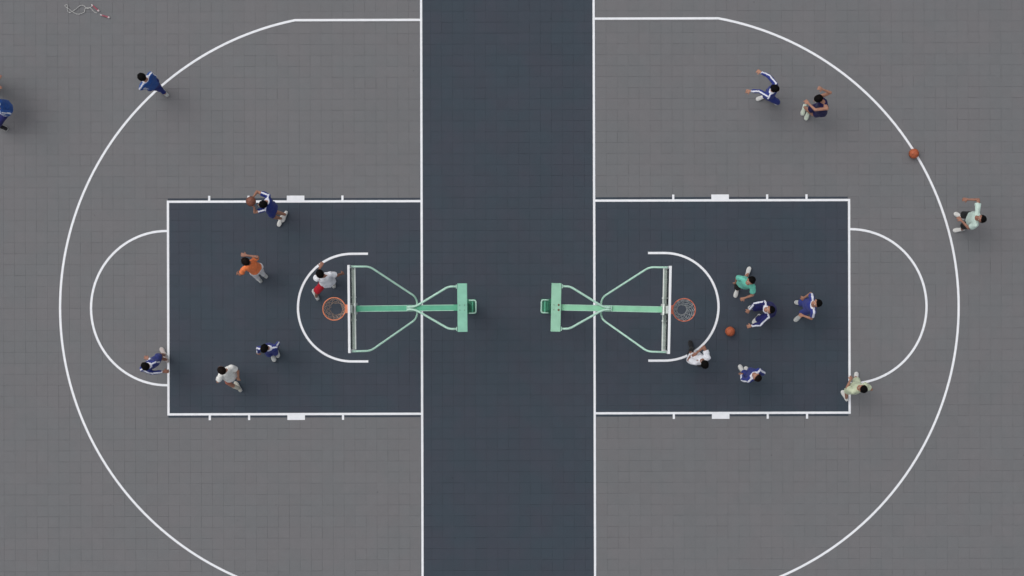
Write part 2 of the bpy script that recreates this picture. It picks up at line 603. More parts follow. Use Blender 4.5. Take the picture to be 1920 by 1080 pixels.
    m.add([V3((xb + .027, -.075, z0)), V3((xb + .027, .075, z0)), V3((cxr - .222, .095, z0)), V3((cxr - .25, .0, z0)), V3((cxr - .222, -.095, z0)),
           V3((xb + .027, -.075, z0 + .008)), V3((xb + .027, .075, z0 + .008)), V3((cxr - .222, .095, z0 + .008)), V3((cxr - .25, 0, z0 + .008)), V3((cxr - .222, -.095, z0 + .008))],
          [(4, 3, 2, 1, 0), (5, 6, 7, 8, 9), (0, 1, 6, 5), (1, 2, 7, 6), (2, 3, 8, 7), (3, 4, 9, 8), (4, 0, 5, 9)])
    m.build('hoop_bracket', rm, hoop, smooth=False)
    # net: knotted diamonds of cord
    pr = random.Random(net_seed)
    m = MB()
    levels = 5
    n = 12
    zz = [3.035, 2.95, 2.87, 2.78, 2.70, 2.63]
    rr = [.228, .205, .180, net_r + .03, net_r + .008, net_r]
    jit = .014 if not pale else .006
    grid = []
    for l in range(levels + 1):
        row = []
        for k in range(n):
            a = 2 * math.pi * (k + .5 * (l % 2)) / n + pr.uniform(-1, 1) * jit * 3 + (.2 * l if pale else .1 * l)
            r_ = rr[l] + (pr.uniform(-1, 1) * jit if l else 0)
            row.append(V3((cxr + r_ * math.cos(a), r_ * math.sin(a), zz[l] + (pr.uniform(-1, 1) * jit if l else 0))))
        grid.append(row)
    for l in range(levels):
        for k in range(n):
            p = grid[l][k]
            for q in ((k, (k - 1) % n) if l % 2 == 0 else (k, (k + 1) % n)):
                m.tube([p, (p + grid[l + 1][q]) / 2 - V3((0, 0, .006)), grid[l + 1][q]], .0056, 5)
    if pale:
        m.tube([p for p in grid[levels]], .0065, 6, closed=True)
        m.tube([p for p in grid[levels - 1]], .004, 6, closed=True)
    m.build('net', M['net_pale'] if pale else M['net'], hoop)
    return root


make_stand(W(867, 576.8, 3.33), W(626.6, 579.2, 3.05),
           'bright green basketball stand with orange hoop under which a white shirted player stands', False, .125, 4, False)
make_stand(W(1042.5, 576.3, 3.33), W(1284, 581.1, 3.05),
           'faded pale green basketball stand with rusty plate bolts and tight pale net', True, .104, 9, True)


# ------------------------------------------------------------------ basketballs
def make_ball(c, r, label, m_, rot):
    m = MB()
    m.ellipsoid(Vector((0, 0, 0)), Vector((r, 0, 0)), Vector((0, r, 0)), Vector((0, 0, r)), 32, 18)
    o = m.build('basketball', m_)
    o.location = c
    o.rotation_euler = rot
    tag(o, label, 'basketball', 'orange basketballs')
    rr = r * 1.0
    for kind in range(3):
        m = MB()
        pts = []
        for k in range(48):
            a = 2 * math.pi * k / 48
            if kind == 0: p = Vector((math.cos(a), math.sin(a), 0))
            elif kind == 1: p = Vector((math.cos(a), 0, math.sin(a)))
            else:
                p = Vector((math.sin(a) * .72, .62 * math.cos(2 * a), math.cos(a) * .72)).normalized()
            pts.append(p * rr)
        m.tube(pts, .0022, 5, closed=True)
        m.build('seam', M['seam'], o)
    return o


make_ball(W(1713.5, 288, .117), .115, 'orange basketball on the right three point line near its upper right', M['ball'], (.4, .3, 0))
make_ball(W(1369, 621.5, .122), .112, 'orange basketball loose inside the right key below the teal shirted player', M['ball'], (.9, .1, .5))
make_ball(W(470.5, 377.5, 1.52), .110, 'brown basketball held out in both hands by a player in navy', M['ball_dark'], (.2, .8, 0))

# ------------------------------------------------------------------ skipping rope
rope = empty('skipping_rope', W(155, 18, 0))
tag(rope, 'white beaded skipping rope with pink handles lying on grey tiles', 'skipping rope')
rp = [(182.5, 24.8), (179, 23.6), (175.5, 21.5), (173.5, 18.5), (170.5, 15.8), (166, 14.6), (162, 15.4), (159.6, 17.5), (159, 20), (159, 22.8), (155, 24.6), (150, 26.6), (145.5, 26.6), (140, 24.6), (136, 22), (131.5, 18.6), (128, 15.6), (124.5, 13.8), (122.6, 11.6), (123.4, 9.4), (126.2, 9.2), (127.6, 11.6), (127, 15), (126.8, 18.5), (128.4, 22), (131, 23.6), (134.5, 22.6), (139, 20), (144, 16.4), (149, 12), (153.5, 10.2), (157.5, 10.8), (160.4, 13.4), (161.4, 15.2), (165, 16.2), (170, 14.5), (173.6, 11)]
m = MB()
base = rope.location
P = [W(x, y, .0) for x, y in rp]
sm = []
for i in range(len(P) - 1):
    p0, p1, p2, p3 = P[max(i - 1, 0)], P[i], P[i + 1], P[min(i + 2, len(P) - 1)]
    for k in range(5):
        t = k / 5
        sm.append(0.5 * ((2 * p1) + (p2 - p0) * t + (2 * p0 - 5 * p1 + 4 * p2 - p3) * t * t + (3 * p1 - p0 - 3 * p2 + p3) * t ** 3))
sm.append(P[-1])
n = len(sm)
for i, p in enumerate(sm):
    p.z = .010 + .007 * (i / n) + .002 * math.sin(i * .7)
m.tube([p - base for p in sm], .0065, 7)
m.build('cord', M['rope'], rope)
m = MB()
acc = 0
for i in range(1, n):
    acc += (sm[i] - sm[i - 1]).length
    if acc > .05:
        acc = 0
        d = (sm[i] - sm[i - 1]).normalized() * .011
        m.capsule(sm[i] - base - d, sm[i] - base + d, .011, .011, 8, True, True)
o = m.build('bead', M['rope'], rope)
o['kind'] = 'stuff'
for a, b in (((173.8, 10.3), (184.8, 20.2)), ((190.8, 28.6), (204, 32.8))):
    A = W(*a) + Vector((0, 0, .02)) - base; B = W(*b) + Vector((0, 0, .02)) - base
    m = MB(); m.capsule(A, B, .013, .019, 12); hd = m.build('handle', M['pink'], rope)
    m = MB(); u = (B - A).normalized()
    m.capsule(B - u * .004, B + u * .012, .0215, .0215, 12); m.build('handle_cap', M['pinkcap'], hd)
    m = MB(); m.capsule(A - u * .02, A + u * .01, .0145, .0145, 10); m.build('handle_collar', M['pinkcap'], hd)


# ------------------------------------------------------------------ people
def remeshed(mb, vox, smooth_iter=3, fac=.5):
    me = mb.mesh('tmp')
    bm = bmesh.new(); bm.from_mesh(me)
    bmesh.ops.recalc_face_normals(bm, faces=bm.faces)
    bm.to_mesh(me); bm.free()
    o = bpy.data.objects.new('tmp', me)
    COL.objects.link(o)
    md = o.modifiers.new('r', 'REMESH'); md.mode = 'VOXEL'; md.voxel_size = vox; md.use_smooth_shade = True
    sm_ = o.modifiers.new('s', 'SMOOTH'); sm_.factor = fac; sm_.iterations = smooth_iter
    dg = bpy.context.evaluated_depsgraph_get()
    res = bpy.data.meshes.new_from_object(o.evaluated_get(dg))
    bpy.data.objects.remove(o)
    bpy.data.meshes.remove(me)
    res.materials.clear()
    res.polygons.foreach_set('use_smooth', [True] * len(res.polygons))
    return res


def wrinkle(me, amp, scale, seed):
    n = len(me.vertices)
    co = np.empty(n * 3); me.vertices.foreach_get('co', co); co = co.reshape(-1, 3)
    no = np.empty(n * 3); me.vertices.foreach_get('normal', no); no = no.reshape(-1, 3)
    off = Vector((seed * 3.1, seed * 1.7, 0))
    for i in range(n):
        p = Vector(co[i])
        q = Vector((p.x * scale, p.y * scale, p.z * scale * .6)) + off
        v = noise.noise(q) + .6 * abs(noise.noise(q * 2.1)) - .2
        co[i] += no[i] * (amp * v)
    me.vertices.foreach_set('co', co.ravel()); me.update()


def ik(a, t, l1, l2, hint):
    d = t - a
    L = d.length
    mx = (l1 + l2) * .985
    if L > mx:
        t = a + d * (mx / L); d = t - a; L = mx
    mn = abs(l1 - l2) + .05
    if L < mn:
        d = (d.normalized() if L > 1e-4 else Vector((0, 0, -1))) * mn; t = a + d; L = mn
    u = d.normalized()
    h = hint - u * hint.dot(u)
    h = h.normalized() if h.length > 1e-4 else u.orthogonal()
    x = (l1 * l1 - l2 * l2 + L * L) / (2 * L)
    y = math.sqrt(max(0, l1 * l1 - x * x))
    return a + u * x + h * y, t


def az(deg):
    return Vector((math.cos(R(deg)), math.sin(R(deg)), 0))


def centres(me):
    n = len(me.polygons)
    c = np.empty(n * 3); me.polygons.foreach_get('center', c)
    return c.reshape(-1, 3)


def seg_dist(C, a, b):
    a = np.array(a); b = np.array(b)
    d = b - a; L = d @ d
    t = np.clip(((C - a) @ d) / L, 0, 1)
    q = a + t[:, None] * d
    v = C - q
    return t, v, np.linalg.norm(v, axis=1)


def make_person(s):
    S = s.get('size', .94)
    root_p = None
    yaw = s['yaw']
    f = az(yaw); left = az(yaw + 90)
    UA, FA, TH, SH = .285 * S, .25 * S, .41 * S, .40 * S
    pel = W(*s['pelvis']); che = W(*s['chest'])
    # keep the trunk its own length
    TL = .46 * S
    dh = Vector((che.x - pel.x, che.y - pel.y))
    if dh.length > TL * .92:
        k = TL * .92 / dh.length
        che.x = pel.x + dh.x * k; che.y = pel.y + dh.y * k; dh *= k
    # feet decide how high the hips are
    feet = {}
    for k in ('lf', 'rf'):
        p = s[k]
        feet[k] = W(p[0], p[1], max(.088, p[2]))
    hipw = .095 * S
    for _ in range(14):
        bad = False
        for k, sg in (('lf', 1), ('rf', -1)):
            hip = pel + left * hipw * sg - Vector((0, 0, .03))
            if (feet[k] - hip).length > (TH + SH) * .99: bad = True
        if bad: pel.z -= .015
    che.z = pel.z + math.sqrt(TL * TL - dh.length ** 2)
    up = (che - pel).normalized()
    side = left - up * left.dot(up); side.normalize()
    fr = side.cross(up)                       # points to the front
    if fr.dot(f) < 0: fr = -fr
    hd = W(*s['head'])
    NL = .225 * S
    dh = Vector((hd.x - che.x, hd.y - che.y))
    if dh.length > NL * .75:
        k = NL * .75 / dh.length; hd.x = che.x + dh.x * k; hd.y = che.y + dh.y * k; dh *= k
    hd.z = che.z + math.sqrt(NL * NL - dh.length ** 2)
    fa, fp = s['face']
    hf = (az(fa) * math.cos(R(fp)) + Vector((0, 0, math.sin(R(fp))))).normalized()
    hup = Vector((0, 0, 1)) * .8 + (hd - che).normalized() * .2
    hup = (hup - hf * hup.dot(hf)).normalized()
    hs_ = hup.cross(hf)                       # person's left
    shw = .165 * S
    shl = che + side * shw - up * .015; shr = che - side * shw - up * .015
    hipl = pel + side * hipw - Vector((0, 0, .03)); hipr = pel - side * hipw - Vector((0, 0, .03))
    root = empty('person', (pel.x, pel.y, 0))
    tag(root, s['label'], 'person', s.get('group'))
    B = Vector((pel.x, pel.y, 0))
    def hand_target(h, sh_):
        if h[2] > 0:
            return W(*h)
        reach = (UA + FA) * (.96 if h[2] == 0 else -h[2])
        z = .85
        for _ in range(4):                       # arm hangs: the height follows from its reach
            t = W(h[0], h[1], z)
            dd = math.hypot(t.x - sh_.x, t.y - sh_.y)
            z = max(.62, sh_.z - math.sqrt(max(.0, reach * reach - dd * dd)))
        return W(h[0], h[1], z)
    lh_t = hand_target(s['lh'], shl); rh_t = hand_target(s['rh'], shr)
    eh = s.get('elbow', {})
    lel, lwr = ik(shl, lh_t, UA, FA, eh.get('l', side * .4 - fr * .8 - Vector((0, 0, .4))))
    rel, rwr = ik(shr, rh_t, UA, FA, eh.get('r', -side * .4 - fr * .8 - Vector((0, 0, .4))))
    kh = s.get('knee', {})
    fdl = az(s['ldir']); fdr = az(s['rdir'])
    lkn, lan = ik(hipl, feet['lf'], TH, SH, kh.get('l', f + fdl * .6))
    rkn, ran = ik(hipr, feet['rf'], TH, SH, kh.get('r', f + fdr * .6))
    sub = lambda p: p - B
    (pel, che, hd, shl, shr, hipl, hipr, lel, lwr, rel, rwr, lkn, lan, rkn, ran) = map(sub, (pel, che, hd, shl, shr, hipl, hipr, lel, lwr, rel, rwr, lkn, lan, rkn, ran))
    skin = M[s.get('skin', 'skin')]
    # ---------------- body
    b = MB()
    b.loft([(pel - up * .10, side * .06 * S, fr * .05 * S), (pel - up * .06, side * .125 * S, fr * .09 * S), (pel, side * .15 * S, fr * .105 * S), (pel + up * .12, side * .125 * S, fr * .088 * S),
            (pel + up * .28 * S, side * .145 * S, fr * .098 * S), (che - up * .08, side * .155 * S, fr * .095 * S), (che - up * .01, side * .13 * S, fr * .07 * S), (che + up * .035, side * .06 * S, fr * .05 * S)], 16)
    nb = che + up * .01
    b.capsule(nb, hd - hup * .06 - hf * .015, .052 * S, .050 * S, 12)
    for a_, e_, w_ in ((shl, lel, lwr), (shr, rel, rwr)):
        b.capsule(che - up * .02, a_, .055 * S, .052 * S)
        b.capsule(a_, e_, .047 * S, .037 * S)
        b.capsule(e_, w_, .037 * S, .024 * S)
    for h_, k_, a_ in ((hipl, lkn, lan), (hipr, rkn, ran)):
        b.capsule(h_, k_, .078 * S, .051 * S)
        mid = k_.lerp(a_, .33) - (k_ - h_).normalized() * 0
        b.capsule(k_, mid, .050 * S, .052 * S)
        b.capsule(mid, a_, .052 * S, .034 * S)
    # head
    b.ellipsoid(hd + hup * .02 - hf * .008, hs_ * .075, hf * .093, hup * .098, 20, 14)
    b.ellipsoid(hd - hup * .045 + hf * .022, hs_ * .056, hf * .062, hup * .068, 16, 10)
    b.capsule(hd + hup * .01 + hf * .083, hd - hup * .018 + hf * .100, .010, .015, 10)          # nose
    b.ellipsoid(hd - hup * .06 + hf * .077, hs_ * .024, hf * .014, hup * .013, 12, 8)            # mouth
    for sg in (-1, 1):
        b.ellipsoid(hd + hs_ * sg * .078 - hup * .005 - hf * .005, hs_ * .010, hf * .018, hup * .030, 10, 8)   # ears
    # hands
    def hand(wr, el, sg, spec):
        u = (wr - el).normalized()
        if spec.get('dir') is not None: u = (u * .4 + spec['dir'] * .9).normalized()
        pn = spec.get('palm', Vector((0, 0, -1)))           # palm faces
        pn = pn - u * pn.dot(u)
        pn = pn.normalized() if pn.length > 1e-3 else u.orthogonal().normalized()
        w = u.cross(pn).normalized()
        if w.dot(spec['thumb']) < 0: w = -w                 # w points to the thumb side
        pc = wr + u * .05
        b.loft([(wr - u * .015, w * .024, pn * .018), (wr + u * .02, w * .033, pn * .015), (wr + u * .06, w * .041, pn * .014), (wr + u * .088, w * .038, pn * .012)], 12)
        curl = spec.get('curl', .35)
        for q, (ln, ofs) in enumerate(((.070, .030), (.078, .010), (.073, -.010), (.058, -.030))):
            ofs *= spec.get('spread', 1.15)
            p0 = wr + u * .078 + w * ofs * .95
            sp = w * (ofs * 3.0)
            d1 = (u + pn * curl * .5 + sp * 1.2).normalized()
            d2 = (u + pn * curl * 1.6 + sp * 1.2).normalized()
            d3 = (u * .7 + pn * curl * 2.6 + sp * .8).normalized()
            p1 = p0 + d1 * ln * .45; p2 = p1 + d2 * ln * .3; p3 = p2 + d3 * ln * .25
            b.capsule(p0 - u * .02, p1, .0095, .0090, 8); b.capsule(p1, p2, .009, .0085, 8); b.capsule(p2, p3, .0085, .0075, 8)
        t0 = wr + u * .025 + w * .030
        td = (w * .9 + u * .75 + pn * .3).normalized(); te = (w * .35 + u + pn * .35).normalized()
        b.capsule(t0 - w * .012, t0 + td * .036, .0125, .0105, 8); b.capsule(t0 + td * .036, t0 + td * .036 + te * .030, .0105, .0085, 8)
    hl = dict(thumb=f - side * .3); hl.update(s.get('lhand', {}))
    hr = dict(thumb=f + side * .3); hr.update(s.get('rhand', {}))
    hand(lwr, lel, 1, hl); hand(rwr, rel, -1, hr)
    me = remeshed(b, .0085, 2)
    # colour the lips
    body = link('body', me, root, [skin, M['lips']])
    C = centres(me)
    d = C - np.array(hd - hup * .061 + hf * .088)
    k = (np.abs(d @ np.array(hs_)) < .022) & (np.abs(d @ np.array(hup)) < .008) & (np.abs(d @ np.array(hf)) < .02)
    me.polygons.foreach_set('material_index', k.astype(int).tolist())
    for sg in (-1, 1):
        e = MB(); ec = hd + hs_ * sg * .031 + hup * .012 + hf * .075
        e.ellipsoid(ec, hs_ * .013, hf * .010, hup * .008, 10, 8)
        eo = e.build('eye', M['eye'], body)
        e = MB(); e.ellipsoid(ec + hf * .007, hs_ * .006, hf * .0045, hup * .006, 8, 6); e.build('pupil', M['pupil'], eo)
    # ---------------- hair
    hm = bmesh.new()
    bmesh.ops.create_icosphere(hm, subdivisions=5, radius=1)
    sd = s['seed']
    for v in hm.verts:
        p = v.co.copy()
        rad = 1 + .045 * noise.noise(p * 3.2 + Vector((sd, 0, 0))) + .05 * noise.noise(p * 9 + Vector((0, sd, 0))) + .03 * noise.noise(p * 22)
        # hair line: pull the front lower part inside the skull
        if p.y > .25 and p.z < .42 - .15 * abs(p.x):
            rad *= .80
        if p.z < -.35: rad *= .86
        q = Vector((p.x * .088, p.y * .104, p.z * .098)) * rad
        v.co = hd + hup * (.032 + q.z) + hf * (-.016 + q.y) + hs_ * q.x
    hme = bpy.data.meshes.new('hair'); hm.to_mesh(hme); hm.free()
    hme.polygons.foreach_set('use_smooth', [True] * len(hme.polygons))
    link('hair', hme, root, [M[s.get('hair', 'hair')]])
    # ---------------- shirt
    sh = s['shirt']
    c_main = cloth(sh['name'], sh['col'])
    c_trim = cloth(sh.get('trim_name', 'white'), sh.get('trim', (.72, .74, .82, 1)), .03)
    g_ = MB()
    e = .014
    hem = sh.get('hem', .07)
    fl = sh.get('loose', 0.0)
    g_.loft([(pel - up * hem, side * (.148 + e + fl) * S, fr * (.105 + e + fl) * S), (pel + up * .04, side * (.145 + e + fl) * S, fr * (.102 + e + fl) * S), (pel + up * .16, side * (.130 + e + fl) * S, fr * (.094 + e + fl * .8) * S),
             (pel + up * .30 * S, side * (.148 + e) * S, fr * (.102 + e) * S), (che - up * .07, side * (.160 + e * .8) * S, fr * (.098 + e) * S), (che - up * .005, side * (.142 + e) * S, fr * (.075 + e) * S), (che + up * .035, side * (.070 + e * .8) * S, fr * (.058 + e * .8) * S)], 18)
    sl = sh['sleeve']
    for a_, e_, w_ in ((shl, lel, lwr), (shr, rel, rwr)):
        if sl == 'none':
            continue
        g_.capsule(che - up * .025, a_, .066 * S, .066 * S)
        if sl == 'short':
            end = a_.lerp(e_, .66)
            g_.capsule(a_, end, .064 * S, (.066 + sh.get('cuff_flare', 0.0)) * S, 14, False, True)
        else:
            g_.capsule(a_, e_, .064 * S, .056 * S, 14)
            g_.capsule(e_, e_.lerp(w_, .93), .056 * S, .041 * S, 14, False, True)
    me = remeshed(g_, .013, 3)
    wrinkle(me, .016, 11, sd)
    so = link('tracksuit_top' if sl == 'long' else ('vest' if sl == 'none' else 'shirt'), me, root, [c_main, c_trim])
    C = centres(me)
    sel = np.zeros(len(C), bool)
    if sh.get('stripe'):
        zup = Vector((0, 0, 1))
        for a_, e_, w_, sg in ((shl, lel, lwr, 1), (shr, rel, rwr, -1)):
            segs = [(che + side * sg * .06, a_), (a_, e_)] + ([(e_, w_)] if sl == 'long' else [])
            ds = []
            for (p, q) in segs:
                t, v, dd = seg_dist(C, p, q)
                ax = (q - p).normalized()
                od = zup + side * sg * .35 - f * .12
                od = (od - ax * od.dot(ax))
                od = od.normalized() if od.length > .05 else (side * sg)
                bn = ax.cross(od)
                ds.append((t, v @ np.array(od), v @ np.array(bn), dd))
            D = np.stack([x[3] for x in ds])
            near = D.argmin(0)
            for i_, (t, vo, vb, dd) in enumerate(ds):
                sel |= (near == i_) & (vo > .01) & (np.abs(vb) < sh.get('stripe_w', .017)) & (dd < .12) & ~((i_ == 0) & (t < .02))
    if sh.get('collar'):
        t, v, dd = seg_dist(C, che - up * .01, che + up * .08)
        sel |= (dd < .094) & (((C - np.array(che)) @ np.array(up)) > .024)
    if sh.get('cuff'):
        for e_, w_ in ((lel, lwr), (rel, rwr)):
            t, v, dd = seg_dist(C, e_, w_)
            sel |= (dd < .08) & (t > .84)
    me.polygons.foreach_set('material_index', sel.astype(int).tolist())
    # ---------------- trousers or shorts
    tr = s['legs']
    c_leg = cloth(tr['name'], tr['col'])
    g_ = MB()
    g_.loft([(pel - up * .13, side * .10 * S, fr * .085 * S), (pel - up * .07, side * .162 * S, fr * .112 * S), (pel, side * .164 * S, fr * .118 * S), (pel + up * .075, side * .145 * S, fr * .104 * S)], 18)
    for h_, k_, a_ in ((hipl, lkn, lan), (hipr, rkn, ran)):
        if tr['len'] == 'long':
            g_.capsule(h_, k_, .098 * S, .074 * S, 14)
            g_.capsule(k_, k_.lerp(a_, .93), .073 * S, .056 * S, 14, False, True)
        else:
            end = h_.lerp(k_, tr.get('frac', .88))
            g_.capsule(h_, end, .098 * S, .090 * S, 14, False, True)
    me = remeshed(g_, .013, 3)
    wrinkle(me, .014, 10, sd + 3)
    link('trousers' if tr['len'] == 'long' else 'shorts', me, root, [c_leg, cloth('white', (.72, .74, .82, 1), .03)])
    if tr.get('stripe'):
        C = centres(me); sel = np.zeros(len(C), bool)
        for h_, k_, a_, sg in ((hipl, lkn, lan, 1), (hipr, rkn, ran, -1)):
            for p, q in ((h_, k_), (k_, a_)):
                t, v, dd = seg_dist(C, p, q)
                ax = (q - p).normalized(); od = side * sg + Vector((0, 0, .3)); od = (od - ax * od.dot(ax)).normalized()
                bn = ax.cross(od)
                sel |= (dd < .11) & ((v @ np.array(od)) > .02) & (np.abs(v @ np.array(bn)) < .013) & (t > 0) & (t < 1)
        me.polygons.foreach_set('material_index', sel.astype(int).tolist())
    # ---------------- socks and shoes
    so_c = s['shoe']
    shm = cloth(so_c['name'], so_c['col'], .06)
    sole_m = cloth(so_c.get('sole_name', 'sole_white'), so_c.get('sole', (.62, .62, .60, 1)), .04)
    for a_, k_, fd, tgt in ((lan, lkn, fdl, feet['lf']), (ran, rkn, fdr, feet['rf'])):
        lift = a_.z - .088
        fwd = fd.copy()
        if lift > .05:
            fwd = (fd - Vector((0, 0, min(.9, lift * 2.2)))).normalized()
        upv = Vector((0, 0, 1)); sdv = upv.cross(fwd).normalized(); upv = fwd.cross(sdv)
        O = a_ - upv * .085                               # point on the sole under the ankle
        if 'sock' in s:
            g_ = MB(); g_.capsule(a_, a_.lerp(k_, s['sock'][2]), .042, .052, 12, False, True)
            g_.build('sock', cloth(s['sock'][0], s['sock'][1]), root)
        prof = ((-.082, .020, .030, .050), (-.070, .034, .052, .058), (-.03, .040, .064, .066), (.02, .042, .062, .062), (.07, .046, .046, .044), (.12, .050, .034, .034), (.165, .044, .027, .028), (.185, .024, .017, .022))
        g_ = MB()
        g_.loft([(O + fwd * x + upv * (.018 + hh * .5), sdv * w_, upv * hh * .56) for x, w_, hh, _ in prof], 14)
        me = remeshed(g_, .008, 2)
        shoe = link('shoe', me, root, [shm])
        g_ = MB(); pts = []
        out = [(-.088, .018), (-.078, .034), (-.04, .042), (.0, .041), (.05, .044), (.11, .053), (.16, .047), (.185, .028), (.193, .008)]
        loop = [(x, y) for x, y in out] + [(x, -y) for x, y in reversed(out)]
        nn = len(loop)
        vb = [O + fwd * x + sdv * y + upv * .004 for x, y in loop] + [O + fwd * x + sdv * y + upv * .026 for x, y in loop]
        g_.add(vb, [tuple(range(nn))[::-1], tuple(range(nn, 2 * nn))] + [(i, (i + 1) % nn, nn + (i + 1) % nn, nn + i) for i in range(nn)])
        g_.build('sole', sole_m, shoe, smooth=False)
    return root


BLUE = (.028, .042, .215, 1)
NAVY = (.018, .020, .115, 1)
SKYB = (.024, .090, .33, 1)
BLACK = (.012, .013, .014, 1)
WHITE = (.82, .83, .88, 1)
WSHOE = dict(name='white_shoe', col=(.60, .60, .58, 1))
GSHOE = dict(name='pale_grey_shoe', col=(.44, .46, .45, 1))
def track_top(col=BLUE, name='royal_blue', **k): return dict(name=name, col=col, sleeve='long', stripe=True, collar=True, cuff=True, loose=.012, **k)
def polo(col=BLUE, name='royal_blue', **k): return dict(name=name, col=col, sleeve='short', stripe=True, collar=True, loose=.015, **k)

